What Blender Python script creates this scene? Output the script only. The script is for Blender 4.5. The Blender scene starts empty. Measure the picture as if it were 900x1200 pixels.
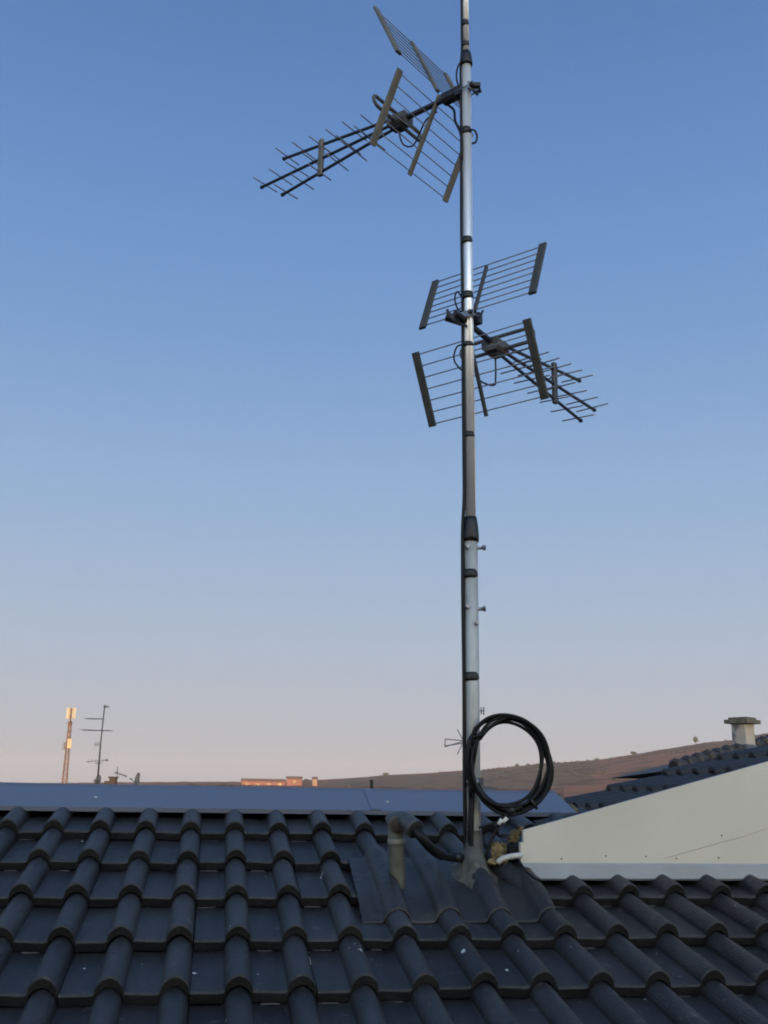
import bpy, math, random
from mathutils import Vector, Matrix, noise as mnoise
random.seed(7)
C = bpy.context.scene.collection
sc = bpy.context.scene
V = Vector
Z = V((0, 0, 1))

# ------------------------------------------------------------------ camera frame (eye at the origin, ground 9 m below)
F_PX = 1200.0
PITCH = math.radians(15.3); ROLL = math.radians(0.86)
fwd = V((0, math.cos(PITCH), math.sin(PITCH)))
r0_ = V((1, 0, 0)); u0_ = r0_.cross(fwd)
RT = r0_*math.cos(ROLL) + u0_*math.sin(ROLL)
UP = -r0_*math.sin(ROLL) + u0_*math.cos(ROLL)
GROUND = -9.0
def at(x, y, Y):
    """measured point of the photograph at a given distance north of the eye"""
    d = fwd + RT*((x-450)/F_PX) + UP*((600-y)/F_PX)
    return d*(Y/d.y)

# roof plane frame: R along the ridge, U up the slope, N out of the slope
U = (fwd + RT*((265-450)/F_PX) + UP*((600-560)/F_PX)).normalized()
R = U.cross(Z).normalized()
N = R.cross(U).normalized()
H = 1.21
def RP(r, s, n=0.0):
    return R*r + U*s + N*(n-H)
B2 = Z.cross(R).normalized()            # horizontal, away from the eye, square to the ridge

# ------------------------------------------------------------------ materials
def mat(name, col, rough=0.6, metal=0.0, var=0.25, scale=8.0, bump=0.0, bscale=40.0, col2=None, spots=None, spec=0.5, vscale=None, tone=False):
    m = bpy.data.materials.new(name); m.use_nodes = True
    nt = m.node_tree; n = nt.nodes; l = nt.links
    b = n['Principled BSDF']
    b.inputs['Roughness'].default_value = rough
    b.inputs['Metallic'].default_value = metal
    b.inputs['Specular IOR Level'].default_value = spec
    tc = n.new('ShaderNodeTexCoord')
    no = n.new('ShaderNodeTexNoise'); no.inputs['Scale'].default_value = scale; no.inputs['Detail'].default_value = 6
    src = tc.outputs['Object']
    if vscale:
        mp = n.new('ShaderNodeMapping'); mp.inputs['Scale'].default_value = vscale
        l.new(src, mp.inputs['Vector']); src = mp.outputs['Vector']
    l.new(src, no.inputs['Vector'])
    cr = n.new('ShaderNodeValToRGB')
    c2 = col2 or tuple(c*(1+var) for c in col)
    c1 = tuple(c*(1-var) for c in col)
    cr.color_ramp.elements[0].position = .3; cr.color_ramp.elements[1].position = .7
    cr.color_ramp.elements[0].color = (*c1, 1); cr.color_ramp.elements[1].color = (*c2, 1)
    l.new(no.outputs['Fac'], cr.inputs['Fac'])
    out = cr.outputs['Color']
    if spots:
        sp = n.new('ShaderNodeTexNoise'); sp.inputs['Scale'].default_value = spots[1]; sp.inputs['Detail'].default_value = 3
        l.new(tc.outputs['Object'], sp.inputs['Vector'])
        r2 = n.new('ShaderNodeValToRGB'); r2.color_ramp.elements[0].position = spots[2]; r2.color_ramp.elements[1].position = spots[2]+.08
        l.new(sp.outputs['Fac'], r2.inputs['Fac'])
        mx = n.new('ShaderNodeMix'); mx.data_type = 'RGBA'
        l.new(r2.outputs['Color'], mx.inputs['Factor']); l.new(out, mx.inputs['A']); mx.inputs['B'].default_value = (*spots[0], 1)
        out = mx.outputs['Result']
    if tone:
        # every tile has its own shade, and rain leaves long faint streaks down the slope
        at_ = n.new('ShaderNodeAttribute'); at_.attribute_name = 'tone'
        mp2 = n.new('ShaderNodeMapping'); mp2.inputs['Scale'].default_value = (26, 2.2, 2.2); mp2.inputs['Rotation'].default_value = (0, 0, .16)
        n3 = n.new('ShaderNodeTexNoise'); n3.inputs['Scale'].default_value = 1; n3.inputs['Detail'].default_value = 5
        l.new(tc.outputs['Object'], mp2.inputs['Vector']); l.new(mp2.outputs['Vector'], n3.inputs['Vector'])
        m3 = n.new('ShaderNodeMapRange'); m3.inputs['From Min'].default_value = .3; m3.inputs['From Max'].default_value = .75; m3.inputs['To Min'].default_value = .82; m3.inputs['To Max'].default_value = 1.45
        l.new(n3.outputs['Fac'], m3.inputs['Value'])
        mu = n.new('ShaderNodeMath'); mu.operation = 'MULTIPLY'; l.new(at_.outputs['Fac'], mu.inputs[0]); l.new(m3.outputs['Result'], mu.inputs[1])
        ad = n.new('ShaderNodeMath'); ad.operation = 'ADD'; ad.inputs[1].default_value = 0; l.new(mu.outputs[0], ad.inputs[0])
        sc_ = n.new('ShaderNodeVectorMath'); sc_.operation = 'SCALE'; l.new(out, sc_.inputs[0]); l.new(ad.outputs[0], sc_.inputs['Scale']); out = sc_.outputs['Vector']
    l.new(out, b.inputs['Base Color'])
    rr = n.new('ShaderNodeMapRange'); rr.inputs['To Min'].default_value = max(.02, rough-.1); rr.inputs['To Max'].default_value = min(1, rough+.12)
    l.new(no.outputs['Fac'], rr.inputs['Value']); l.new(rr.outputs['Result'], b.inputs['Roughness'])
    if bump:
        bn = n.new('ShaderNodeTexNoise'); bn.inputs['Scale'].default_value = bscale; bn.inputs['Detail'].default_value = 5
        l.new(tc.outputs['Object'], bn.inputs['Vector'])
        bp = n.new('ShaderNodeBump'); bp.inputs['Strength'].default_value = bump; bp.inputs['Distance'].default_value = .01
        l.new(bn.outputs['Fac'], bp.inputs['Height']); l.new(bp.outputs['Normal'], b.inputs['Normal'])
    return m

M = {}
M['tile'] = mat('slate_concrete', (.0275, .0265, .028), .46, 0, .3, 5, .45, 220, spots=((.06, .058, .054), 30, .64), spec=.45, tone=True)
M['tile_nose'] = mat('tile_nose_shade', (.016, .0155, .015), .9, 0, .4, 12, .4, 150, spec=.15)  # uncoated nose faces, with their weaker light painted in as darker brown
M['verge'] = mat('slate_verge', (.026, .026, .030), .6, 0, .3, 5, .4, 120)
M['tile_edge'] = mat('tile_edge_lime', (.11, .105, .10), .9, 0, .4, 20)
M['patch'] = mat('flexible_flashing', (.028, .027, .0275), .5, .0, .3, 7, .35, 40, spots=((.055, .051, .043), 5, .62))
M['cap'] = mat('coated_steel_blue', (.15, .165, .215), .40, .2, .10, 2.4, .12, 5)
M['cap_grey'] = mat('zinc_apron', (.30, .325, .36), .5, .35, .12, 7, .05, 30)
M['white'] = mat('cream_sheet', (.66, .605, .53), .5, 0, .08, 2.2, .12, 3, spots=((.58, .52, .45), 1.4, .56))
M['seam'] = mat('sheet_seam', (.5, .46, .40), .7)
M['nail'] = mat('dark_nail', (.12, .11, .10), .5, .6)
M['foam'] = mat('yellow_foam', (.22, .165, .075), .85, 0, .45, 30, .9, 80, spots=((.10, .06, .03), 45, .55))
M['pale_pvc'] = mat('pale_plastic', (.55, .54, .50), .5)
M['dark'] = mat('bitumen_and_shade', (.012, .012, .013), .8)
M['alu'] = mat('aluminium_tube', (.88, .885, .90), .34, .55, .08, 6, .05, 60, vscale=(1, 1, .25))
M['galv'] = mat('galvanised_tube', (.46, .465, .45), .5, .3, .22, 22, .1, 60, vscale=(1, 1, .4))
M['tape'] = mat('black_tape', (.008, .008, .009), .45)
M['cable'] = mat('black_cable', (.006, .006, .007), .5, 0, .2, 10, spec=.3)
M['wtape'] = mat('white_tape', (.62, .62, .6), .6)
M['steel'] = mat('zinc_steel', (.30, .31, .34), .4, .8, .2, 20)
M['ant_bar'] = mat('antenna_bar', (.15, .14, .115), .5, .2, .2, 20)
M['ant_bar_dark'] = mat('antenna_bar_darker', (.065, .065, .06), .5, .2, .2, 20)  # darker bar tone, used on the lower antenna
M['ant_dark'] = mat('antenna_boom', (.035, .036, .045), .45, .4, .2, 20)
M['ant_rod'] = mat('antenna_rod', (.21, .22, .25), .45, .5, .2, 20)
M['ant_box'] = mat('antenna_box', (.10, .10, .10), .5)
M['post'] = mat('weathered_pvc', (.085, .08, .062), .6, 0, .35, 25, .3, 60)
M['post_ring'] = mat('pale_ring', (.2, .19, .17), .6)
M['elbow'] = mat('slate_plastic', (.06, .063, .068), .5, 0, .25, 15, .2, 60)
M['rust'] = mat('brown_inside', (.045, .03, .022), .8)
M['collar'] = mat('lead_putty', (.105, .10, .085), .75, 0, .4, 22, .9, 50, spots=((.17, .16, .14), 16, .60))
M['render'] = mat('rendered_wall', (.42, .37, .30), .85, 0, .1, 2)
M['glass'] = mat('window_glass', (.03, .035, .04), .1)
M['frame'] = mat('window_frame', (.6, .6, .58), .5)
M['oldtile'] = mat('old_clay_tile', (.16, .09, .065), .8, 0, .35, 3, .3, 20)
M['brick'] = mat('chimney_brick', (.11, .075, .06), .85, 0, .3, 14)
M['chim'] = mat('chimney_render', (.36, .35, .33), .8, 0, .1, 5, spots=((.10, .12, .17), 2.6, .56))
M['chimcap'] = mat('mossy_cap', (.10, .10, .085), .9, 0, .35, 12, .4, 30)
M['lead'] = mat('lead_flashing', (.10, .12, .16), .5, .3, .2, 6)
M['tower'] = mat('tower_steel', (.12, .07, .048), .7, .0, .55, 1.4)
M['panel'] = mat('tower_panel', (.34, .29, .20), .5)
M['dish'] = mat('dish_grey', (.10, .10, .115), .6, 0, .2, 5)
M['aerial'] = mat('aerial_grey', (.10, .11, .13), .5, .3)
M['redwall'] = mat('red_brick_wall', (.155, .072, .062), .85, 0, .2, .05)
M['bark'] = mat('bark', (.06, .045, .035), .9)
M['scrub'] = mat('scrub', (.036, .028, .022), .9, 0, .4, .05)
M['leaf'] = mat('leaf', (.05, .06, .035), .8, 0, .35, 1.2)

# ------------------------------------------------------------------ helpers
def link(name, verts, faces, m, parent=None, mids=None, smooth=False):
    me = bpy.data.meshes.new(name); me.from_pydata([tuple(v) for v in verts], [], faces)
    for x in (m if isinstance(m, (list, tuple)) else [m]): me.materials.append(x)
    if mids: me.polygons.foreach_set('material_index', mids)
    if smooth: me.polygons.foreach_set('use_smooth', [True]*len(me.polygons))
    me.validate(); me.update()
    o = bpy.data.objects.new(name, me); C.objects.link(o)
    if parent is not None:
        o.parent = parent
        o.matrix_parent_inverse = base_of(parent).inverted()
    return o
def base_of(o):
    return o.matrix_basis.copy() if o.parent is None else base_of(o.parent) @ o.matrix_parent_inverse @ o.matrix_basis
def group_empty(name, parent):
    o = bpy.data.objects.new(name, None); C.objects.link(o); o.parent = parent; o.empty_display_size = .05
    o.matrix_parent_inverse = base_of(parent).inverted(); return o
class MB:
    def __init__(s): s.v = []; s.f = []; s.m = []; s.sm = False
    def add(s, vs, fs, mi=0):
        k = len(s.v); s.v += [V(v) for v in vs]; s.f += [tuple(i+k for i in f) for f in fs]; s.m += [mi]*len(fs); return s
    def box(s, c, a, b, d, mi=0):
        """c centre; a, b, d half-extent vectors"""
        c, a, b, d = V(c), V(a), V(b), V(d)
        if a.cross(b).dot(d) < 0: a = -a
        vs = [c+a*i+b*j+d*k for k in (-1, 1) for j in (-1, 1) for i in (-1, 1)]
        return s.add(vs, [(0,2,3,1),(4,5,7,6),(0,1,5,4),(2,6,7,3),(0,4,6,2),(1,3,7,5)], mi)
    def bar(s, p, q, w, t, side, mi=0):
        """flat bar p-q, width w along side, thickness t"""
        p, q = V(p), V(q); d = (q-p); side = (side - d*side.dot(d)/d.dot(d)).normalized(); up = d.normalized().cross(side)
        bev = min(w, t)*.22
        prof = []
        for (x, y) in ((w/2, t/2-bev), (w/2-bev, t/2), (-w/2+bev, t/2), (-w/2, t/2-bev), (-w/2, -t/2+bev), (-w/2+bev, -t/2), (w/2-bev, -t/2), (w/2, -t/2+bev)):
            prof.append(side*x+up*y)
        vs = [p+o for o in prof]+[q+o for o in prof]
        fs = [(i, (i+1) % 8, (i+1) % 8+8, i+8) for i in range(8)] + [tuple(range(7, -1, -1)), tuple(range(8, 16))]
        return s.add(vs, fs, mi)
    def tube(s, pts, rad, seg=8, cap=True, mi=0, closed=False):
        pts = [V(p) for p in pts]; n = len(pts)
        rads = rad if isinstance(rad, (list, tuple)) else [rad]*n
        T = []
        for i in range(n):
            a = pts[(i-1) % n] if (closed or i > 0) else pts[i]; b = pts[(i+1) % n] if (closed or i < n-1) else pts[i]
            T.append((b-a).normalized())
        ref = Z if abs(T[0].dot(Z)) < .9 else V((1, 0, 0))
        x = T[0].cross(ref).normalized(); vs = []
        for i in range(n):
            x = (x - T[i]*x.dot(T[i])).normalized(); y = T[i].cross(x)
            for k in range(seg):
                a = 2*math.pi*k/seg; vs.append(pts[i]+(x*math.cos(a)+y*math.sin(a))*rads[i])
        fs = []
        for i in range(n if closed else n-1):
            j = (i+1) % n
            for k in range(seg): k2 = (k+1) % seg; fs.append((i*seg+k, i*seg+k2, j*seg+k2, j*seg+k))
        if cap and not closed: fs += [tuple(range(seg-1, -1, -1)), tuple(range((n-1)*seg, n*seg))]
        return s.add(vs, fs, mi)
    def build(s, name, m, parent=None, smooth=False): return link(name, s.v, s.f, m, parent, s.m if isinstance(m, (list, tuple)) else None, smooth)
def tube(name, pts, rad, m, parent=None, seg=10, smooth=True): return MB().tube(pts, rad, seg).build(name, m, parent, smooth)
def tag(o, label=None, cat=None, group=None, kind=None):
    if label: o['label'] = label
    if cat: o['category'] = cat
    if group: o['group'] = group
    if kind: o['kind'] = kind
    return o
def thing(name, loc, label, cat, group=None):
    o = bpy.data.objects.new(name, None); C.objects.link(o); o.location = loc; o.empty_display_size = .1
    return tag(o, label, cat, group)
def smooth_path(pts, n=6):
    pts = [V(p) for p in pts]; out = []
    P = [pts[0]*2-pts[1]]+pts+[pts[-1]*2-pts[-2]]
    for i in range(1, len(P)-2):
        for k in range(n):
            t = k/n; a, b, c, d = P[i-1], P[i], P[i+1], P[i+2]
            out.append(.5*((2*b)+(c-a)*t+(2*a-5*b+4*c-d)*t*t+(3*b-a-3*c+d)*t**3))
    return out+[pts[-1]]
def panel(pts, thick, nrm):
    """flat outline given depth: prism"""
    pts = [V(p) for p in pts]; k = len(pts); off = nrm*thick
    vs = [p for p in pts]+[p+off for p in pts]
    fs = [tuple(range(k)), tuple(range(2*k-1, k-1, -1))]+[(i, i+k, (i+1) % k+k, (i+1) % k) for i in range(k)]
    return vs, fs

# ------------------------------------------------------------------ interlocking two-roll roof tiles
ROLLP = .1459; TW = .2918; GAUGE = .268; NOSE = .031
ROLL0 = -.3414
def roll_h(x, w=.033, h=.037):
    x = abs(x)
    if x < w: return h*math.sqrt(max(0, 1-(x/w)**2))*.93 + .004*(1-x/w)+.003
    if x < w+.012: t = (x-w)/.012; return .003*(1-t)**2
    return 0
XS = sorted(set([0, TW-.0022] + [c+d for c in (.110, .2558) for d in (-.045, -.038, -.033, -.0315, -.028, -.022, -.015, -.0075, 0, .0075, .015, .022, .028, .0315, .033)]))
XS = [x for x in XS if 0 <= x <= TW-.002]
def prof(x): return max(roll_h(x-.110), roll_h(x-.2558))
def tile_mesh(fP, nx0, nx1, s_list, x_phase, gauge=GAUGE, edge=True, jit=1.0, name='roof_tiles', parent=None, clip=None, m=None):
    vs = []; fs = []; ms = []; tones = []
    for ci, s0 in enumerate(s_list):
        for ti in range(nx0, nx1):
            x0 = x_phase + ti*TW
            rs = random.Random(ti*131+ci*7919+5)
            js = rs.uniform(-.003, .003)*jit; jn = rs.uniform(-.0015, .002)*jit; jt = rs.uniform(-.0015, .0015)*jit
            jx = rs.uniform(-.001, .001)*jit
            if clip and not clip(x0+TW/2, s0+gauge/2): continue
            k = len(vs); rows = [(0.0, -.027, .0), (0.0, -.005, 1), (.004, 0.0, 1), (gauge*.5, 0, 1), (gauge+.03, 0, 1)]
            for (ds, dn, f) in rows:
                for i, x in enumerate(XS):
                    n = NOSE*(1-ds/gauge)+jn+jt*(x/TW-.5)*2+prof(x)
                    if f == 0: n = max(n-.027, 0.0) if prof(x) < .006 else n-.0255
                    else: n += dn
                    vs.append(fP(x0+x+jx, s0+js+ds, n))
            w = len(XS)
            for q in range(len(rows)-1):
                for i in range(w-1):
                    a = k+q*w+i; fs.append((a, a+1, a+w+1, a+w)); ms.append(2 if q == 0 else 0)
            # side skirts close the joints between neighbours
            for i in (0, w-1):
                kk = len(vs)
                for q in (2, 3, 4):
                    p = rows[q]; x = XS[i]; n = NOSE*(1-p[0]/gauge)+jn+prof(x)
                    vs.append(fP(x0+x+jx, s0+js+p[0], n-.016))
                for q in range(2):
                    a = k+(2+q)*w+i; fs.append((a, a+w, kk+q+1, kk+q) if i else (a, kk+q, kk+q+1, a+w)); ms.append(0)
            tone = rs.choice((.86, .95, 1, 1, 1.05, 1.2))*rs.uniform(.92, 1.08)
            # pale lime line along the foot of some noses
            if edge and rs.random() < .55:
                for (a0, a1) in ((.0, .062), (.158, .206)):
                    if rs.random() < .7:
                        kk = len(vs); a0 += rs.uniform(0, .012); a1 -= rs.uniform(0, .015)
                        for (xx, dd) in ((a0, -.0035), (a1, -.0025), (a1, .003), (a0, .003)):
                            vs.append(fP(x0+xx, s0+js+dd, NOSE*0+.0026+(.0012 if dd > 0 else 0)))
                        fs.append((kk, kk+1, kk+2, kk+3)); ms.append(1)
            tones += [tone]*(len(fs)-len(tones))
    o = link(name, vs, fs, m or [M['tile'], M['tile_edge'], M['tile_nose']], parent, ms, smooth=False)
    if len(o.data.polygons) == len(tones): o.data.attributes.new('tone', 'FLOAT', 'FACE').data.foreach_set('value', tones)
    else: print('TONE MISMATCH', len(o.data.polygons), len(tones))
    return o

# ================================================================== OUR HOUSE
RIDGE_S = 3.86
house = thing('house', RP(0.6, 0, 0)*1.0, 'house with dark slate roof carrying the mast, blue metal ridge and cream gable', 'house')
house.location.z = GROUND
S0 = 2.343
courses = [S0+GAUGE*k for k in range(-20, 5)]
x_phase = ROLL0+ROLLP-.110-ROLLP*0   # odd roll sits .110 from the tile's left edge
rt = tile_mesh(RP, -15, 18, courses, x_phase+0, parent=house, name='roof_tiles')
for p in rt.data.polygons: pass
# under-sheet that closes every joint
eave_s = courses[0]
mb = MB()
R0, R1 = x_phase-15*TW, x_phase+18*TW
mb.add([RP(R0, eave_s, -.012), RP(R1, eave_s, -.012), RP(R1, RIDGE_S, -.012), RP(R0, RIDGE_S, -.012),
        RP(R0, eave_s, -.05), RP(R1, eave_s, -.05), RP(R1, RIDGE_S, -.05), RP(R0, RIDGE_S, -.05)],
       [(0,1,2,3),(4,7,6,5),(0,4,5,1),(1,5,6,2),(2,6,7,3),(3,7,4,0)])
mb.build('roof_boarding', M['dark'], house)
# back slope
apex0 = RP(R0, RIDGE_S, 0); apex1 = RP(R1, RIDGE_S, 0)
Ub = (B2*math.cos(math.asin(U.z)) - Z*U.z).normalized()     # down the far side
Nb = R.cross(-Ub); Nb = -Nb if Nb.z < 0 else Nb
def RPb(r, s, n=0): return RP(r, RIDGE_S, 0)+Ub*s+Nb*n
mb = MB(); L = 6.0
mb.add([RPb(R0,0,-.012),RPb(R1,0,-.012),RPb(R1,L,-.012),RPb(R0,L,-.012),RPb(R0,0,-.05),RPb(R1,0,-.05),RPb(R1,L,-.05),RPb(R0,L,-.05)],
       [(0,3,2,1),(4,5,6,7),(0,1,5,4),(1,2,6,5),(2,3,7,6),(3,0,4,7)]).build('roof_boarding', M['dark'], house)
tile_mesh(lambda r, s, n: RPb(r, L-s, n), -15, 18, [GAUGE*k for k in range(0, 22)], x_phase, parent=house, name='roof_tiles', edge=False)
# ridge sheet
mb = MB()
cr0, cr1 = R0, 1.352
def cap_pt(r, u, n): return RP(r, u, n)
nseg = 40; vs = []; 
cs = [(3.598, .040), (3.600, .052), (3.735, .052), (RIDGE_S-.012, .050)]
for i in range(nseg+1):
    t = i/nseg; r = cr0+(cr1-cr0)*t
    wob = .0025*mnoise.noise(V((r*1.7, 3, 1)))
    for j, (s, n) in enumerate(cs): vs.append(RP(r, s+wob, n+wob*.8+(.0035 if j == 2 and False else 0)))
    ap = RP(r, RIDGE_S, .054); vs.append(ap+V((0, 0, wob)))
    for (s, n) in ((.012, .050), (.26, .05), (.262, .038)): vs.append(RPb(r, s, n+wob))
w = 8; fs = [(i*w+j, (i+1)*w+j, (i+1)*w+j+1, i*w+j+1) for i in range(nseg) for j in range(w-1)]
# inner skin makes the sheet 3 mm thick
k = len(vs); vs2 = [v - Z*.003 for v in vs]; vs += vs2
fs += [tuple(q+k for q in reversed(f)) for f in fs]
fs += [(i*w, k+i*w, k+(i+1)*w, (i+1)*w) for i in range(nseg)]+[(i*w+w-1, (i+1)*w+w-1, k+(i+1)*w+w-1, k+i*w+w-1) for i in range(nseg)]
fs += [(nseg*w+j, nseg*w+j+1, k+nseg*w+j+1, k+nseg*w+j) for j in range(w-1)]
cap = link('ridge_flashing', vs, fs, M['cap'], house)
# rivets on the ridge sheet
for (r, s) in ((-.39, 3.70), (.655, 3.69), (-1.6, 3.70), (-2.7, 3.70)):
    p = RP(r, s, .0545); MB().tube([p, p+N*.003], [.0065, .003], 10).build('rivet', M['pale_pvc'], cap)
for r_ in (-3.4, -1.42, .60):
    MB().bar(RP(r_, 3.602, .0545), RP(r_+.002, RIDGE_S-.012, .0528), .034, .0022, R).build('overlap_joint', M['cap'], cap)
# upstand closing the roof end next to the cross gable
mb = MB().tube(smooth_path([RP(1.355, 3.60, .03), RP(1.366, 3.66, .045), RP(1.362, 3.76, .03), RP(1.37, 3.86, .036)]), [.008, .010, .012, .013, .012, .011]*3+[.008], 7)
mb.build('mortar_end', M['foam'], house, True)
# walls below
wall_pts = []
ev = RP(0, eave_s+.35, -.05); bk = RPb(0, L-.35, -.05); rg = RP(0, RIDGE_S, -.06)
def onR(p, r): return p - R*(p.dot(R)) + R*r
for r, sgn in ((R0+.2, -1), (R1-.2, 1)):
    a = onR(ev, r); b = onR(bk, r); t = onR(rg, r)
    g = lambda p: V((p.x, p.y, GROUND))
    vs, fs = panel([g(a), g(b), b, t, a], .3, R*(-sgn)); link('wall', vs, fs, M['render'], house)
for p in (ev, bk):
    a = onR(p, R0+.5); b = onR(p, R1-.5); s = -1 if p is ev else 1
    vs, fs = panel([V((a.x, a.y, GROUND)), V((b.x, b.y, GROUND)), b, a], .3, B2*(-s)); link('wall', vs, fs, M['render'], house)

# flexible apron around mast and vent pipe: follows the rolls
def patch_n(r, s):
    d = (r-ROLL0)/ROLLP; fr = (d-round(d))*ROLLP
    x = abs(fr); hgt = roll_h(fr, .036, .036)
    if .030 < x < .047: hgt = max(hgt, .014*((.047-x)/.017)**2)
    lo = .0185+(NOSE-.012)*min(1, max(0, (s-2.735)/(.144)))+.003
    return lo + hgt + .0025*mnoise.noise(V((r*13, s*13, 2)))
nr, ns = 110, 34; pr0, pr1, ps0, ps1 = .435, .985, 2.735, 3.165
vs = []; 
for j in range(ns+1):
    for i in range(nr+1):
        u = i/nr; v = j/ns
        r = pr0+(pr1-pr0)*u+ .012*v*(1-u); s = ps0+(ps1-ps0)*v
        r += .004*mnoise.noise(V((s*20, 0, 1)))*(1 if i in (0, nr) else 0)
        s += .006*mnoise.noise(V((r*14, 0, 7)))*(1-v)
        n = patch_n(r, s)
        if v < .03: n += 0
        vs.append(RP(r, s, n))
fs = [(j*(nr+1)+i, j*(nr+1)+i+1, (j+1)*(nr+1)+i+1, (j+1)*(nr+1)+i) for j in range(ns) for i in range(nr)]
k = len(vs)
edge = [i for i in range(nr+1)]+[j*(nr+1)+nr for j in range(1, ns+1)]+[ns*(nr+1)+i for i in range(nr-1, -1, -1)]+[j*(nr+1) for j in range(ns-1, 0, -1)]
for e in edge: vs.append(vs[e]-N*.0045)
for q in range(len(edge)):
    a, b = edge[q], edge[(q+1) % len(edge)]; fs.append((a, k+q, k+(q+1) % len(edge), b))
link('pipe_flashing', vs, fs, M['patch'], house, smooth=True)

# ------------------------------------------------------------------ cross gable on the right
GS = 2.986                                   # foot line of its cream front
gp = RP(0, GS, .05); gz0 = gp.z
def GP(r, z, back=0.0):                      # point on the gable front plane
    p = gp - R*gp.dot(R) + R*r; return V((p.x, p.y, z)) + B2*back
SL = .2655
def rake(r): return -.108+SL*(r-.966) if r < 3.0 else -.108+SL*(3.0-.966)-SL*(r-3.0)
ZB = -.2055
pts = [GP(.957, ZB), GP(5.04, ZB), GP(5.04, rake(5.04)-.02), GP(3.0, rake(3.0)), GP(.968, rake(.968)), GP(.968, -.143), GP(.957, -.143)]
vs, fs = panel(pts, .018, B2); front = link('gable_sheet', vs, fs, M['white'], house)
sd = (GP(1.801, 0)-GP(1.437, 0))
sp = [(1.424, -.187), (1.50, -.168), (1.60, -.142), (1.70, -.117), (1.79, -.090), (2.6, .12)]
mb = MB()
for a, b in zip(sp[:-1], sp[1:]): mb.bar(GP(a[0], a[1], -.0012), GP(b[0], b[1], -.0012), .0011, .002, B2)
mb.build('sheet_seam', M['seam'], front)
for r, z in ((1.087, -.190), (1.231, -.181), (1.362, -.182), (1.463, -.188), (1.605, -.185), (1.62, -.118), (2.0, -.185), (2.4, -.186), (1.045, -.095+.0)):
    if r < 1.08: continue
    mb = MB().tube([GP(r, z, .002), GP(r, z, -.004)], [.0024, .002], 8); mb.build('nail', M['nail'], front)
# apron at the foot of the gable: trapezoid with a slanted left end, leaning onto the rolls
a0 = GP(.957, ZB-.001, -.004); a1 = GP(5.04, ZB-.001, -.004)
b0 = RP(1.014, GS-.012, .050); b1 = RP(5.04, GS-.012, .050)
nse = 50; vs = []
for i in range(nse+1):
    t = i/nse; w_ = .0012*mnoise.noise(V((t*25, 1, 1)))
    vs += [a0.lerp(a1, t)+Z*.004, a0.lerp(a1, t)-B2*.002, b0.lerp(b1, t)+B2*w_+Z*w_, b0.lerp(b1, t)-N*.006+B2*.003]
fs = [(i*4+j, i*4+j+1, i*4+5+j, i*4+4+j) for i in range(nse) for j in range(3)]
link('apron_flashing', vs, fs, M['cap_grey'], house)
# dark hollow and body behind the front
pts = [GP(1.0, -.24, .03), GP(5.0, -.24, .03), GP(5.0, rake(5.0)-.17, .03), GP(3.0, rake(3.0)-.15, .03), GP(1.0, rake(1.0)-.14, .03)]
vs, fs = panel(pts, 1.12, B2); link('gable_body', vs, fs, M['render'], house)
# its own tiled slope: runs up towards the right
ga = math.atan(SL); GU = (R*math.cos(ga)+Z*math.sin(ga)); GN = (B2.cross(GU)); GN = GN if GN.z > 0 else -GN
GO = GP(.93, rake(.93)-.088, .022)
def GPR(r, s, n=0): return GO + B2*r + GU*s + GN*(n+.004)
GLEN = 2.07/math.cos(ga)
tile_mesh(lambda r, s, n: GPR(r, s, (n-.012)*.72), 0, 4, [GAUGE*k for k in range(0, 8)], .002, parent=house, name='gable_roof_tiles', edge=False, jit=1.5, m=[M['verge'], M['tile_edge'], M['verge']])
mb = MB(); q0, q1 = GPR(0.0, 0, -.03), GPR(1.168, 0, -.03); e = GU*GLEN
mb.add([q0, q1, q1+e, q0+e, q0-GN*.03, q1-GN*.03, q1+e-GN*.03, q0+e-GN*.03], [(0,3,2,1),(4,5,6,7),(0,1,5,4),(1,2,6,5),(2,3,7,6),(3,0,4,7)])
mb.build('gable_boarding', M['dark'], house)
# other slope of the cross gable
GU2 = (R*math.cos(ga)-Z*math.sin(ga)); top = GPR(0, GLEN, 0)
mb = MB(); mb.box(top+GU2*1.07+B2*.584-Z*.02, GU2*1.07, B2*.584, GU2.cross(B2)*.012); mb.build('gable_boarding', M['verge'], house)
# broken foam and mortar at the gable's left foot
def blob(mb, c, rx, ry, rz, seed, seg=9, rough=.35):
    vs = []; fs = []; rings = 7
    for i in range(rings+1):
        th = math.pi*i/rings
        for j in range(seg):
            ph = 2*math.pi*j/seg; d = V((math.sin(th)*math.cos(ph), math.sin(th)*math.sin(ph), math.cos(th)))
            q = 1+rough*mnoise.noise(d*1.6+V((seed, seed*2, 0)))*2
            vs.append(c+R*d.x*rx*q+B2*d.y*ry*q+Z*d.z*rz*q)
    for i in range(rings):
        for j in range(seg): fs.append((i*seg+j, (i+1)*seg+j, (i+1)*seg+(j+1) % seg, i*seg+(j+1) % seg))
    mb.add(vs, fs)
mb = MB()
for (x, y, Y, a, b, c, sd_) in ((582, 1000, 3.34, .017, .02, .034, 1), (588, 1008, 3.33, .018, .02, .016, 2), (577, 1010, 3.32, .016, .02, .010, 3), (604, 979, 3.40, .014, .03, .020, 4), (609, 972, 3.42, .012, .03, .014, 5), (599, 985, 3.42, .012, .02, .010, 6), (590, 994, 3.38, .013, .02, .02, 9)):
    blob(mb, at(x, y, Y), a, b, c, sd_)
mb.build('foam_filling', M['foam'], house)
mb = MB().box(at(602, 997, 3.42), R*.028, B2*.05, Z*.017); mb.build('eave_gap_shade', M['dark'], house)  # solid dark box standing in for the shade of a gap
pth = smooth_path([at(583, 1011, 3.27), at(588, 1007, 3.27), at(597, 1004, 3.275), at(611, 1002, 3.28)])
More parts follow.
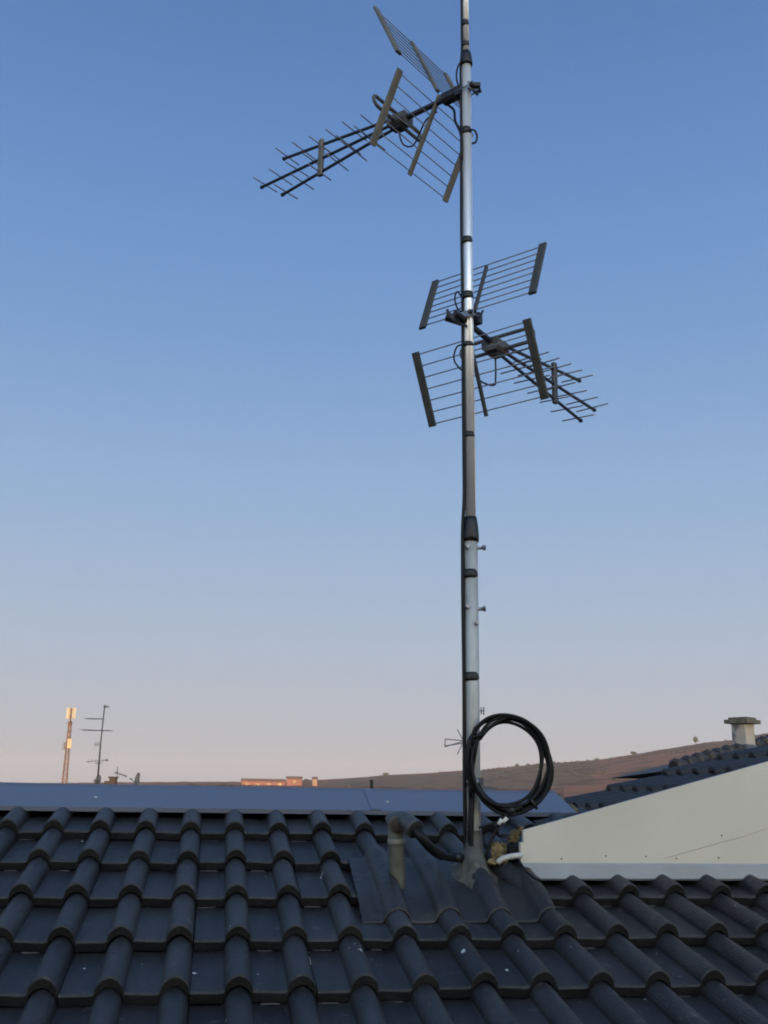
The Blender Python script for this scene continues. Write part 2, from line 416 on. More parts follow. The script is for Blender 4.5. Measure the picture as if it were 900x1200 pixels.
tube('edge_strip', pth, .0085, M['pale_pvc'], house, 8)
# loose half-round tile between apron and cross gable
pth = [RP(.975, 2.90, .022), RP(.935, 2.99, .040), RP(.90, 3.09, .05), RP(.885, 3.15, .04)]
mb = MB().tube(smooth_path(pth), .036, 14); mb.build('loose_roll_tile', M['verge'], house, True)

# pale specks (droppings) on the tiles
def surf_n(r, s):
    d = (r-ROLL0)/ROLLP; fr = (d-round(d))*ROLLP
    q = ((s-S0)/GAUGE) % 1.0
    return NOSE*(1-q)+roll_h(fr)
mb = MB(); rs = random.Random(3)
sp = [(-.394, 3.40, 5), (.355, 3.07, 6), (-.007, 2.46, 5), (.143, 2.445, 6), (-.269, 2.50, 4), (.663, 2.50, 6), (.766, 2.455, 6), (.273, 2.505, 4), (.40, 2.50, 4), (1.576, 2.71, 5)]
for i in range(46): sp.append((rs.uniform(-.8, 2.0), rs.uniform(2.1, 3.5), rs.uniform(1.0, 2.2)))
for i in range(10): sp.append((.42+rs.uniform(-.05, .05), 2.52+rs.uniform(-.03, .03), rs.uniform(1, 2.4)))
for (r, s, a) in sp:
    a *= .0009; kk = 7
    ring = []
    for j in range(kk):
        t = 2*math.pi*j/kk; q = a*rs.uniform(.6, 1.3); rr, ss = r+math.cos(t)*q, s+math.sin(t)*q*1.5
        ring.append(RP(rr, ss, surf_n(rr, ss)+.0022))
    c0 = RP(r, s, surf_n(r, s)+.0034)
    mb.add([c0]+ring, [(0, j+1, (j+1) % kk+1) for j in range(kk)])
tag(mb.build('bird_droppings', M['wtape'], house), kind='stuff')

# ================================================================== MAST
MX, MY = .2968, 3.3725
def MP(z, dx=0, dy=0): return V((MX-.0014*z+dx, MY+dy, z))
Zc = lambda y: at(548, y, MY).z
mast = thing('antenna_mast', MP(-.31), 'tall telescopic silver steel mast standing on the tiled roof, banded with black tape', 'mast')
R1_, R2_, R3_ = .0235, .0178, .0125
z_j, z_t = Zc(618), Zc(66)
tube('lower_tube', [MP(-.45), MP(z_j+.01)], R1_, M['galv'], mast, 24)
tube('middle_tube', [MP(z_j-.05), MP(z_t+.005)], R2_, M['alu'], mast, 24)
tube('upper_tube', [MP(z_t-.05), MP(3.75)], R3_, M['alu'], mast, 20)
def band(y0, y1, rad, parent=mast, name='tape_band', dx=0, m='tape', tilt=0):
    za, zb = Zc(y1), Zc(y0)
    pts = [MP(za, dx), MP(za+(zb-za)*.3, dx), MP(za+(zb-za)*.7, dx), MP(zb, dx)]
    return tube(name, pts, [rad, rad+.0012, rad+.0006, rad-.0004], M[m], parent, 20)
for (a, b, rr) in ((25, 31, R3_+.0025), (50, 55, R3_+.003), (151, 158, R2_+.003), (279, 286, R2_+.0025), (343, 351, R2_+.003), (402, 407, R2_+.0025), (507, 513, R2_+.0025), (668, 678, R1_+.0025), (788, 798, R1_+.0025)):
    band(a, b, rr, dx=-.0035)
mb = MB().tube([MP(Zc(77)), MP(Zc(74)), MP(Zc(66)), MP(Zc(61))], [R2_+.006, R2_+.007, R3_+.009, R3_+.004], 20); mb.build('joint_tape', M['tape'], mast, True)
mb = MB().tube([MP(Zc(635)), MP(Zc(630)), MP(Zc(620)), MP(Zc(612)), MP(Zc(606))], [R1_+.0035, R1_+.005, R1_+.003, R2_+.006, R2_+.003], 20); mb.build('joint_tape', M['tape'], mast, True)
# clamp bolts
for (x0, y0, x1, y1, Yo) in ((558, 643, 567, 642, -.01), (559, 715, 567, 713.5, -.01)):
    p, q = at(x0, y0, MY+Yo), at(x1, y1, MY+Yo)
    tube('clamp_bolt', [p-V((.03, 0, 0)), q], .0055, M['steel'], mast, 8)
    mb = MB().tube([q-V((.004, 0, 0)), q+V((.006, 0, .001))], .0095, 6); mb.build('bolt_head', M['steel'], mast)
for (x, y) in ((546.5, 711), (558.5, 730), (547, 641)):
    p = at(x, y, MY-R1_); mb = MB().tube([p+V((0, .004, 0)), p-V((-.003, .012, -.001))], [.0075, .0065], 6); mb.build('set_screw', M['steel'], mast)
# hose clamp at the coil
mb = MB().tube([MP(Zc(921)), MP(Zc(912))], R1_+.003, 20); mb.build('hose_clamp', M['steel'], mast, True)
p = at(562, 916, MY-.01); mb = MB().box(p, V((.012, 0, 0)), V((0, .012, 0)), V((0, 0, .012))); mb.build('clamp_lug', M['dish'], mast)
# lead collar / putty cone at its foot
seg = 30; vs = []; rows = [(0.00, 1.0, -.006), (.05, .90, .006), (.2, .74, .012), (.38, .56, .03), (.58, .40, .065), (.8, .30, .11), (1.0, .255, .15)]
def roof_rs(x, y):
    P = V((x, y, 0)); r = P.dot(R); uh = V((U.x, U.y, 0))
    return r, ((P-R*r).dot(uh.normalized()) + N.dot(uh.normalized())*H)/uh.length
for (t, q0_, hh) in rows:
    for j in range(seg):
        a = 2*math.pi*j/seg; w_ = 1+.16*mnoise.noise(V((math.cos(a)*2, math.sin(a)*2, t*3)))+.06*math.sin(a*7+t*4)*(1-t)
        rx_ = .088*q0_*w_; ry_ = (.155 if math.sin(a) < 0 else .07)*q0_*w_
        if q0_ < .34: rx_ = ry_ = R1_+.006*(1.2-t)*w_+.002
        x, y = MX+math.cos(a)*rx_, MY+math.sin(a)*ry_
        r, s = roof_rs(x, y); z = RP(r, s, patch_n(r, s)).z
        vs.append(V((x, y, z*(1-t)+(-.262)*t+hh)))
fs = [(i*seg+j, i*seg+(j+1) % seg, (i+1)*seg+(j+1) % seg, (i+1)*seg+j) for i in range(len(rows)-1) for j in range(seg)]
col = link('lead_collar', vs, fs, M['collar'], mast, smooth=True)
p = at(566, 1026, MY-.075); MB().box(p, V((.013, 0, 0)), V((0, .002, 0)), V((0, 0, .012))).build('collar_patch', M['collar'], col)

# cables down the left side of the mast (each its own thing)
def drop(name, label, ys, off, rad, dyy, amp, seed):
    pts = []
    for y in ys:
        z = Zc(y); big = R3_ if z > z_t else (R2_ if z > z_j else R1_)
        pts.append(MP(z, -(big+off)+amp*mnoise.noise(V((z*2.2, seed, 0))), dyy+amp*.6*mnoise.noise(V((z*3, seed, 5)))))
    o = tube(name, smooth_path(pts, 5), rad, M['cable'], None, 8)
    return tag(o, label, 'cable', None)
steps = lambda a, b, n: [a+(b-a)*i/(n-1) for i in range(n)]
drop('coaxial_cable', 'thin black cable taped along the left side of the mast from its very top', [-25]+steps(10, 60, 3)+steps(80, 1000, 26), .0045, .0043, -.003, .003, 1)
drop('coaxial_cable', 'black cable on the mast starting under the upper antenna, behind the left edge', steps(120, 1006, 24), .0052, .004, .008, .003, 4)
drop('coaxial_cable', 'black cable on the mast starting under the lower antenna, nearest the viewer', steps(405, 1010, 18), .0035, .004, -.012, .004, 9)
for i, (dd, oo, lab) in enumerate(((-.024, -.006, 'black cable strand in front of the mast foot, running into the putty collar'), (-.014, .006, 'black cable strand at the outer left of the mast foot beside the coil'), (-.028, -.013, 'black cable strand crossing the front of the mast foot below the coil'))):
    pts = [at(549+i*2, 880-i*6, MY+dd-.004), at(550+i, 905, MY+dd-.006), at(552, 940, MY+dd-.01), at(552-i, 970, MY+dd-.01), at(550+i, 1000, MY+dd-.006), at(551+i, 1020, MY+dd*.8)]
    for p in pts: p.x += -oo*.35
    tag(tube('coaxial_cable', smooth_path(pts, 6), .0062, M['cable'], None, 8), lab, 'cable')

# coil of spare cable
CY = MY-.045
cc = at(596, 896, CY); coil_pts = []
turns = 8; NP = 44
for k in range(turns):
    rs = random.Random(k*17+2); ex = rs.uniform(-.004, .004); ez = rs.uniform(-.004, .004); ph = rs.uniform(0, 6.28)
    ko = (0, 1, -1, 0.3, 1.3, -.9, .6, -.3)[k]*.0088; rx = .124+ko; rz = .141+ko; dy = (-.012, -.008, -.004, .006, .002, .008, -.010, .004)[k]
    for i in range(NP if k < turns-1 else int(NP*.36)):
        a = 2*math.pi*i/NP + 2.6
        wx = .0065*math.sin(a*2+ph)+.005*math.sin(a+ph*2)+.002*math.sin(a*5+ph)
        # the bundle loosens on the right-hand side
        loose = max(0, math.cos(a-.2))**2*(k-3.5)*.0020
        nar = 1-.25*max(0, math.cos(a+1.9))**3
        coil_pts.append(cc+V(((rx*1.0+wx+loose)*math.cos(a)+ex, dy+.006*math.sin(a+ph)+math.cos(a)*.012, (rz+wx+loose)*math.sin(a)*(.98)+ez)))
tail_a = [at(553, 905, MY-.045), at(551, 935, MY-.05)]
full = [tail_a[1], tail_a[0]]+coil_pts+[at(588, 960, CY-.01), at(580, 975, CY), at(572, 995, MY-.05), at(567, 1011, MY-.04)]
coil = thing('cable_coil', cc, 'black cable wound in a hanging ring beside the mast above the ridge', 'cable coil')
tube('coil_winding', smooth_path(full, 2), .0054, M['cable'], coil, 7)
tube('cable_tail', smooth_path([at(604, 946, CY), at(592, 957, CY-.014), at(577, 965, CY-.01), at(561, 970, MY-.05)]), .0036, M['cable'], coil, 7)
tube('cable_tail', smooth_path([at(560, 918, MY-.04), at(566, 930, CY), at(580, 943, CY-.012), at(597, 949, CY-.014), at(612, 946, CY-.01)]), .0075, M['cable'], coil, 7)
for th in (-.95,):
    c_ = cc+V((.126*math.cos(th), 0, .142*math.sin(th))); tdir = V((-math.sin(th), 0, math.cos(th)))
    tube('cable_tie', [c_-tdir*.004, c_+tdir*.004], .0235, M['tape'], coil, 12)
for (x0, y0, x1, y1) in ((584, 966, 588, 960), (589, 964, 594, 958)):
    tube('white_tie', [at(x0, y0, CY-.012), at(x1, y1, CY-.014)], .0068, M['wtape'], coil, 8)
tube('black_tie', [at(593, 952, CY-.004), at(602, 947, CY-.006)], .0165, M['tape'], coil, 10)

# ================================================================== TV ANTENNAS
def antenna(origin, azb, P, label, wsgn=1):
    a = math.radians(azb); bx = V((math.sin(a), math.cos(a), 0)); wx = V((math.sin(a+math.pi/2), math.cos(a+math.pi/2), 0))
    def A(s, w, v): return origin+bx*s+wx*w+Z*v
    t = thing('tv_antenna', origin, label, 'antenna', 'television antennas on the mast')
    # main boom
    m = MB().bar(A(P['root'], 0, P['v0']), A(.33, 0, .0), .020, .020, wx); m.build('main_boom', M['ant_dark'], t)
    # fan of three director booms
    booms = (('t', (.30, .020), (.963, .091)), ('m', (.30, .0), (1.095, -.001)), ('l', (.30, -.020), (.962, -.090)))
    for nm, (s0, v0), (s1, v1) in booms:
        m = MB().bar(A(s0, 0, v0), A(s1, 0, v1), .0115, .0115, wx); bo = m.build('director_boom', M['ant_dark'], t)
        m = MB().bar(A(s1-.004, 0, v1), A(s1+.006, 0, v1), .015, .015, wx); m.build('end_cap', M['ant_dark'], bo)
        s = s1-.02
        while s > s0+.10:
            v = v0+(v1-v0)*(s-s0)/(s1-s0); hw = .074+(.006 if s < .6 else 0)
            jw = random.uniform(-.002, .002); jv = random.uniform(-.003, .003)
            MB().tube([A(s, -hw+jw, v+.004-jv), A(s, hw+jw, v+.004+jv)], .0028, 6).build('director', M['ant_rod'], bo, True)
            s -= .0975
    # spacer bracket
    m = MB().bar(A(.742, 0, .092), A(.742, 0, -.082), .026, .018, bx)
    m.build('spacer_bracket', P['mat'], t)
    # dipole box, folded dipole
    d = P['dip']
    m = MB().bar(A(d-.038, 0, -.004), A(d+.042, 0, -.002), .072, .050, wx)
    box = m.build('dipole_box', M['ant_box'], t)
    MB().bar(A(d-.02, 0, -.034), A(d+.02, 0, -.034), .04, .02, wx).build('cable_gland', M['ant_dark'], box)
    loop = []; hw, hh = .158, .026; rr = .024
    for (cx, sg) in ((hw-rr, 1), (-hw+rr, -1)):
        for k in range(9):
            th = -math.pi/2+math.pi*k/8; loop.append((sg*(hw-rr+rr*math.cos(th)), sg*hh*math.sin(th)))
    pts = [A(d+.01+q[1]*P['dl'], q[0], .012+q[1]) for q in loop]
    MB().tube(pts, .0075, 8, closed=True).build('folded_dipole', M['ant_box'], t, True)
    # corner reflector: two panels of rods between bars
    for key in ('up', 'lo'):
        (s0, v0), (s1, v1), (cs0, cv0), (cs1, cv1), nrod = P[key]
        fr = group_empty('reflector_panel', t)
        e = (A(s1, 0, v1)-A(s0, 0, v0))
        side = wx
        for w in (-.238, .238):
            MB().bar(A(s0, w, v0), A(s1, w, v1), .031, .012, side).build('side_bar', P['mat'], fr)
        MB().bar(A(cs0, 0, cv0), A(cs1, 0, cv1), P.get('cw', .014), .012, side).build('centre_bar', P['mat'], fr)
        for k in range(nrod):
            u = .035+.93*k/(nrod-1); j = random.uniform(-.0015, .0015)
            MB().tube([A(s0+(s1-s0)*u, -.238, v0+(v1-v0)*u+j), A(s0+(s1-s0)*u, .238, v0+(v1-v0)*u-j)], .0022, 6).build('reflector_rod', M['ant_rod'], fr, True)
    return t, A, bx, wx
OA = V((.2885, MY, 2.6134)); OB = V((.2885, MY, 1.612))
tA, fA, bA, wA = antenna(OA, -51.6, dict(mat=M['ant_bar'], cw=.021, root=-.03, v0=0, dip=.315, dl=.2,
    up=((.142, .082), (.256, .342), (.130, .053), (.258, .345), 8),
    lo=((.134, .002), (.262, -.268), (.121, .029), (.265, -.269), 7)),
    'upper television antenna on the mast, pointing left with its net reflector near the pole')
OBs = OB - V((math.sin(math.radians(38)), math.cos(math.radians(38)), 0))*.095
tB, fB, bB, wB = antenna(OBs, 38, dict(mat=M['ant_bar_dark'], root=.02, v0=0.03, dip=.285, dl=-.1,
    up=((.150, .088), (.238, .322), (.145, .085), (.232, .305), 8),
    lo=((.106, -.028), (.220, -.288), (.125, -.073), (.218, -.300), 7)),
    'lower television antenna on the mast, pointing right with two rod reflector panels')
def clamp(o, A, wx, bx, zc, left=False):
    c = V((MX, MY, zc))
    k = group_empty('mast_clamp', o)
    MB().box(c-bx*.0+bx*(.028 if not left else .030), bx*.013, wx*.030, Z*.020).build('clamp_plate', M['ant_dark'], k)
    MB().box(c-bx*.026, bx*.004, wx*.034, Z*.012).build('clamp_jaw', M['steel'], k)
    for w in (-.027, .027):
        tube('clamp_bolt', [c+bx*.04+wx*w, c-bx*.046+wx*w], .0035, M['steel'], k, 6)
        MB().tube([c-bx*.034+wx*w, c-bx*.044+wx*w], .008, 6).build('wing_nut', M['ant_dark'], k)
clamp(tA, fA, wA, bA, 2.607); clamp(tB, fB, wB, bB, 1.655)
# dark block joining upper boom to clamp, stub to the right
MB().bar(OA+bA*.02, OA+bA*.10, .045, .045, wA).build('boom_bracket', M['ant_dark'], tA)
MB().bar(OA-V((.0, .03, .004))+V((.015, 0, 0)), OA-V((0, .03, .004))+V((.055, 0, 0)), .022, .02, Z).build('clamp_arm', M['ant_dark'], tA)
MB().bar(OB+V((-.075, .01, .05)), OB+V((-.015, .01, .03)), .03, .03, Z).build('boom_bracket', M['ant_dark'], tB)
# bowed plate of the lower clamp
tube('clamp_strap', smooth_path([at(524, 363, MY-.01), at(528, 372, MY-.015), at(538, 379, MY-.02), at(547, 382, MY-.03)]), .0055, M['ant_dark'], tB, 8)
tube('clamp_strap', smooth_path([at(548, 364, MY-.03), at(556, 370, MY-.02), at(562, 371, MY-.01), at(566, 364, MY)]), .0045, M['ant_dark'], tB, 8)
# feed cables
def cable(label, pts, rad=.0034): return tag(tube('coaxial_cable', smooth_path(pts, 7), rad, M['cable'], None, 7), label, 'cable')
dA = fA(.315, 0, -.035); 
cable('thin black feed cable looping below the upper antenna box', [dA, fA(.315, 0, -.075), fA(.30, .01, -.115), fA(.265, .02, -.125), fA(.23, .015, -.09), fA(.19, .005, -.05), fA(.14, .01, -.03)])
cable('black cable arching from the upper clamp down to the mast', [fA(.09, .01, -.02), fA(.06, .01, -.06), fA(.04, -.01, -.13), V((MX-.026, MY-.01, 2.40)), V((MX-.024, MY-.01, 2.30))], .005)
cable('thin black cable loop beside the pole above the upper clamp', [at(541, 70, MY-.02), at(536, 80, MY-.02), at(535, 92, MY-.01), at(538, 102, MY)], .0035)
dB = fB(.285, 0, -.04)
cable('thin black feed cable hanging in a loop under the lower antenna box', [dB, fB(.287, 0, -.08), fB(.285, .0, -.13), fB(.262, .01, -.165), fB(.225, .01, -.178), fB(.195, 0, -.176), fB(.166, 0, -.172)])
cable('black cable looping out left of the mast beside the upper reflector panel', [at(544, 352, MY), at(536, 342, MY), at(533, 350, MY-.01), at(536, 361, MY-.01), at(541, 366, MY)], .0032)
cable('black cable loop left of the mast under the lower antenna clamp', [at(544, 404, MY), at(536, 406, MY-.01), at(532, 416, MY-.01), at(533, 424, MY-.01), at(539, 432, MY-.005), at(545, 436, MY)], .0032)
cable('curl of spare black cable behind the mast below the upper clamp', [at(549, 152, MY-.02), at(556, 153, MY-.01), at(559, 160, MY), at(557, 167, MY+.01), at(551, 168, MY+.01)], .0038)
for (x, y) in ((554, 139),):
    pass

# ================================================================== VENT / CABLE ENTRY PIPE
vb = RP(.563, 2.923, .03)
vp = thing('cable_entry_pipe', vb, 'weathered pipe stub with dark elbow hood left of the mast, cable coming out', 'pipe')
VY = 3.20
pb, pt_ = at(466, 1050, VY), at(463.5, 966, VY)
tube('standpipe', [pb-Z*.03, pb+Z*.01, pb.lerp(pt_, .6), pt_], [.030, .0245, .024, .024], M['post'], vp, 18)
a, b = at(464.5, 990, VY), at(464.4, 983, VY)
tube('collar_ring', [a, a.lerp(b, .3), b.lerp(a, .2), b], [.025, .0272, .0272, .0248], M['post_ring'], vp, 18)
e0 = at(464, 966, VY-.005)
tube('elbow', smooth_path([at(457, 967, VY+.03), at(465, 961, VY+.02), at(475, 962, VY-.02), at(487, 972, VY-.06)], 5), [.021]+[.026]*13+[.027, .0285], M['elbow'], vp, 18)
e1, e2 = at(475, 962, VY-.02), at(487, 972, VY-.06); dd = (e2-e1).normalized()
tube('elbow_mouth', [e2+dd*.0005, e2+dd*.0015], [.0265, .025], M['dark'], vp, 18)
c1 = at(465, 966, VY-.031)
tube('socket', [c1+V((0, .02, 0)), c1], [.026, .0235], M['post'], vp, 18)
tube('socket_hole', [c1-V((0, .0006, 0)), c1-V((0, .0012, 0))], [.019, .0185], M['rust'], vp, 18)
hose = thing('cable_conduit', at(520, 1003, MY-.06), 'thick black conduit sagging from the elbow pipe to the mast foot', 'conduit')
tube('hose', smooth_path([at(484, 970, VY-.045), at(494, 981, VY-.07), at(505, 994, VY-.04), at(520, 1003.5, 3.27), at(536, 1006, 3.33), at(549, 1005, MY-.02)], 6), [.017]*4+[.0145]*14+[.011]*12+[.009], M['cable'], hose, 12)
# small capped stub by the conduit end
tube('conduit_tie', [at(533, 1004.5, 3.31), at(539, 1005.5, 3.325)], .0145, M['tape'], hose, 12)
cable('single thin black cable leaving under the left foot of the cream gable', [at(608, 1008, 3.30), at(616, 1020, 3.22), at(625, 1028, 3.16), at(634, 1033, 3.11)], .0035)

# ================================================================== GROUND, HILLS
def interp(tab, x):
    if x <= tab[0][0]: return tab[0][1]
    for (a, p), (b, q) in zip(tab[:-1], tab[1:]):
        if x <= b: return p+(q-p)*(x-a)/(b-a)
    return tab[-1][1]
prof_px = [(-400, 919), (0, 918.5), (100, 917.5), (190, 916.5), (290, 916), (380, 914.5), (430, 911.5), (450, 909.5), (500, 907.5), (540, 904.5), (560, 905), (600, 900.5), (640, 897), (700, 892.5), (740, 886.5), (780, 880.5), (820, 874), (858, 870.5), (900, 862.5), (1000, 850), (1300, 835)]
azt = []
for (x, y) in prof_px:
    p = at(x, y, 1.0); azt.append((math.atan2(p.x, p.y), p.z/math.hypot(p.x, p.y)))
def crest(az):
    if az > azt[-1][0]: return azt[-1][1]*max(.25, 1-(az-azt[-1][0])*.8)
    if az < azt[0][0]: return azt[0][1]
    return interp(azt, az)
CR = 1500.0
def ground_z(az, d):
    h = crest(az)*CR - GROUND
    t = min(1, max(0, (d-330)/(CR-330))); t = t*t*(3-2*t)
    if d > CR: t = 1-.35*min(1, (d-CR)/4000)
    z = GROUND + h*t
    w = min(1, max(0, (d-300)/500))
    e = mnoise.noise(V((math.sin(az)*d/260, math.cos(az)*d/260, 0)))*6*w*(1-min(1, max(0, 1-abs(d-CR)/900))*.85)
    e += mnoise.noise(V((az*90, d/800, 3)))*.55*w + mnoise.noise(V((az*300, d/300, 9)))*.35*w
    if d < CR: e = min(e, .5)
    return z+e
vs = []; fs = []
ds = [0.5, 15, 60, 150, 250, 330]+[330+(CR-330)*k/26 for k in range(1, 27)]+[CR+120, CR+400, CR+900, 3400, 5000]
azs = [math.radians(a) for a in range(-180, -40, 6)]+[math.radians(-40+.25*k) for k in range(0, 321)]+[math.radians(a) for a in range(46, 180, 6)]
na = len(azs)
for d in ds:
    for a in azs: vs.append(V((math.sin(a)*d, math.cos(a)*d, ground_z(a, d) if -.9 < a < .9 else GROUND+(ground_z(max(-.9, min(.9, a)), d)-GROUND)*max(0, 1-(abs(a)-.9)))))
for j in range(len(ds)-1):
    for i in range(na): i2 = (i+1) % na; fs.append((j*na+i, j*na+i2, (j+1)*na+i2, (j+1)*na+i))
vs.append(V((0, 0, GROUND))); fs += [(len(vs)-1, (i+1) % na, i) for i in range(na)]
mg = bpy.data.materials.new('hill_fields'); mg.use_nodes = True
nt = mg.node_tree; n_ = nt.nodes; l_ = nt.links; bs = n_['Principled BSDF']; bs.inputs['Roughness'].default_value = .95; bs.inputs['Specular IOR Level'].default_value = .1
geo = n_.new('ShaderNodeNewGeometry'); mp = n_.new('ShaderNodeMapping'); mp.inputs['Scale'].default_value = (1/170, 1/420, 0); mp.inputs['Rotation'].default_value = (0, 0, .5)
l_.new(geo.outputs['Position'], mp.inputs['Vector'])
nz0 = n_.new('ShaderNodeTexNoise'); nz0.inputs['Scale'].default_value = 2; l_.new(mp.outputs['Vector'], nz0.inputs['Vector'])
ad = n_.new('ShaderNodeMix'); ad.data_type = 'RGBA'; ad.inputs['Factor'].default_value = .12; l_.new(mp.outputs['Vector'], ad.inputs['A']); l_.new(nz0.outputs['Color'], ad.inputs['B'])
vo = n_.new('ShaderNodeTexVoronoi'); vo.inputs['Scale'].default_value = 1.0; l_.new(ad.outputs['Result'], vo.inputs['Vector'])
sepc = n_.new('ShaderNodeSeparateColor'); l_.new(vo.outputs['Color'], sepc.inputs['Color'])
cr = n_.new('ShaderNodeValToRGB'); cr.color_ramp.interpolation = 'LINEAR'
els = cr.color_ramp.elements; els[0].position = 0; els[0].color = (.15, .068, .05, 1); els[1].position = 1; els[1].color = (.085, .07, .048, 1)
for (p_, c_) in ((.3, (.18, .082, .058, 1)), (.5, (.19, .095, .066, 1)), (.7, (.135, .066, .05, 1)), (.85, (.115, .085, .058, 1))):
    e_ = els.new(p_); e_.color = c_
l_.new(sepc.outputs['Red'], cr.inputs['Fac'])
nz = n_.new('ShaderNodeTexNoise'); nz.inputs['Scale'].default_value = .03; nz.inputs['Detail'].default_value = 8; l_.new(geo.outputs['Position'], nz.inputs['Vector'])
r3 = n_.new('ShaderNodeValToRGB'); r3.color_ramp.elements[0].position = .5; r3.color_ramp.elements[1].position = .62; l_.new(nz.outputs['Fac'], r3.inputs['Fac'])
mx = n_.new('ShaderNodeMix'); mx.data_type = 'RGBA'; l_.new(r3.outputs['Color'], mx.inputs['Factor']); l_.new(cr.outputs['Color'], mx.inputs['A']); mx.inputs['B'].default_value = (.06, .045, .034, 1)
l_.new(mx.outputs['Result'], bs.inputs['Base Color'])
g = link('ground', vs, fs, mg, None, smooth=True); tag(g, kind='structure')

def on_ground(x, y_any, d):
    p = at(x, 900, 1.0); az = math.atan2(p.x, p.y); return V((math.sin(az)*d, math.cos(az)*d, ground_z(az, d))), az

# ------------------------------------------------------------------ far red-walled buildings
def far_block(x0, x1, ytop, d, label, wall, name='long_building'):
    c, az = on_ground((x0+x1)/2, 0, d)
    k = at((x0+x1)/2, ytop, 1.0); zt = k.z/math.hypot(k.x, k.y)*d
    a = at(x0, ytop, 1.0); b = at(x1, ytop, 1.0)
    wv = V((math.cos(az), -math.sin(az), 0)); dv = V((math.sin(az), math.cos(az), 0)); hw = (x1-x0)/F_PX*d/2*1.0
    t = thing(name, V((c.x, c.y, c.z-1)), label, 'building', 'red buildings on the far slope')
    zb = c.z-2; ht = (zt-zb)/2; rf = min(1.4, ht*.35)
    MB().box(V((c.x, c.y, zb+ht-rf/2)), wv*hw, dv*6, Z*(ht-rf/2)).build('wall', wall, t)
    e = hw+.5; m = MB(); zr = zt-rf
    P = lambda u, v, z: V((c.x, c.y, 0))+wv*u+dv*v+Z*z
    m.add([P(-e, -6.6, zr), P(e, -6.6, zr), P(e, 6.6, zr), P(-e, 6.6, zr), P(-e*.98, 0, zt), P(e*.98, 0, zt)], [(0,1,5,4),(2,3,4,5),(1,2,5),(3,0,4),(0,3,2,1)])
    m.build('roof', M['oldtile'], t)
    nw = max(1, int(hw*2/6))
    for i in range(nw):
        u = -hw+hw*2*(i+.5)/nw
        MB().box(P(u, -6.03, zr-1.8), wv*.8, dv*.06, Z*.7).build('window', M['glass'], t)
    return t
far_block(285, 334, 912.6, 620, 'long low red building lit by the sun above the blue ridge', M['redwall'])
far_block(337, 354, 909.8, 640, 'taller reddish block right of the long low red building', M['redwall'], 'apartment_block')
far_block(367, 372, 910.3, 660, 'small narrow pinkish building alone right of the red blocks', mat('pink_wall', (.2, .12, .105), .85), 'small_house')

# ------------------------------------------------------------------ trees on the skyline
def tree(x, d, hgt, wid, label, seed, group='trees on the hill skyline', top=None):
    c, az = on_ground(x, 0, d)
    t = thing('hill_tree', c, label, 'tree', group)
    rs = random.Random(seed)
    m = MB().tube([c-Z*.5, c+Z*hgt*.35, c+Z*hgt*.7], [wid*.06, wid*.045, wid*.02], 6)
    for q in range(4):
        a = rs.uniform(0, 6.28); m.tube([c+Z*hgt*.35, c+Z*hgt*.6+V((math.cos(a), math.sin(a), 0))*wid*.3], [wid*.025, wid*.01], 5)
    m.build('trunk', M['bark'], t)
    m = MB()
    for q in range(240):
        u = V((rs.gauss(0, 1), rs.gauss(0, 1), rs.gauss(0, 1))).normalized()*(rs.random()**.45)
        u *= 1+.35*mnoise.noise(u*2+V((seed, 0, 0)))
        p = c+V((u.x*wid*.5, u.y*wid*.5, hgt*.62+u.z*hgt*.4)); s = wid*.07
        a = V((rs.gauss(0, 1), rs.gauss(0, 1), rs.gauss(0, 1))).normalized(); b = a.cross(V((rs.gauss(0, 1), rs.gauss(0, 1), rs.gauss(0, 1)))).normalized()
        m.add([p-a*s-b*s, p+a*s-b*s*.7, p+a*s*.8+b*s, p-a*s*.9+b*s*.8], [(0, 1, 2, 3)])
    m.build('crown', M['leaf'], t)
tree(817.5, 1440, 11.5, 7, 'lone round tree on the crest left of the chimney', 1)
for (x, h, w, lab) in ((743, 6, 15, 'low wide bush on the crest midway between coil and chimney'), (619, 5, 7, 'small tree on the crest inside the right part of the coil ring'), (606, 6, 9, 'small tree on the crest seen through the middle of the coil ring'), (452, 4.5, 16, 'low rounded tree clump where the left hill crest starts to rise'), (650, 5, 7, 'small bush on the crest just right of the coil'), (272, 6, 3, 'thin tree standing alone left of the long red building'), (700, 4, 12, 'flat bush on the crest over the cream gable corner'), (408, 4, 12, 'dark bush clump right of the small pinkish building')):
    tree(x, 1420 if x > 440 else 900, h*(.62 if x > 440 else .45), w*(.55 if x > 440 else .38), lab, int(x))
# scrub and hedge lines over the slopes: nobody could count it
rs = random.Random(21); mb = MB()
for ln in range(46):
    a0 = math.radians(rs.uniform(-24, 25)); d0 = rs.uniform(520, 1430); da = rs.uniform(-.10, .10); dd = rs.uniform(-120, 120); nb = rs.randint(10, 42)
    for k in range(nb):
        a = a0+da*k/nb+rs.gauss(0, .0012); d = d0+dd*k/nb+rs.gauss(0, 5)
        if d > 1400 or d < 450: continue
        q = rs.uniform(.7, 1.5); c = V((math.sin(a)*d, math.cos(a)*d, ground_z(a, d)+q*.3))
        vs = []
        for (x, y, z) in ((1,0,0),(.3,.95,.1),(-.8,.6,0),(-.8,-.6,.1),(.3,-.95,0),(0,0,1),(.1,.1,-.6)):
            j = rs.uniform(.7, 1.35); vs.append(c+V((x*q*1.5*j, y*q*j, z*q*.8*j)))
        mb.add(vs, [(0,1,5),(1,2,5),(2,3,5),(3,4,5),(4,0,5),(1,0,6),(2,1,6),(3,2,6),(4,3,6),(0,4,6)])
tag(mb.build('hillside_scrub', M['scrub']), 'dark scrub and hedge lines scattered over the brown hillside', 'scrub', kind='stuff')
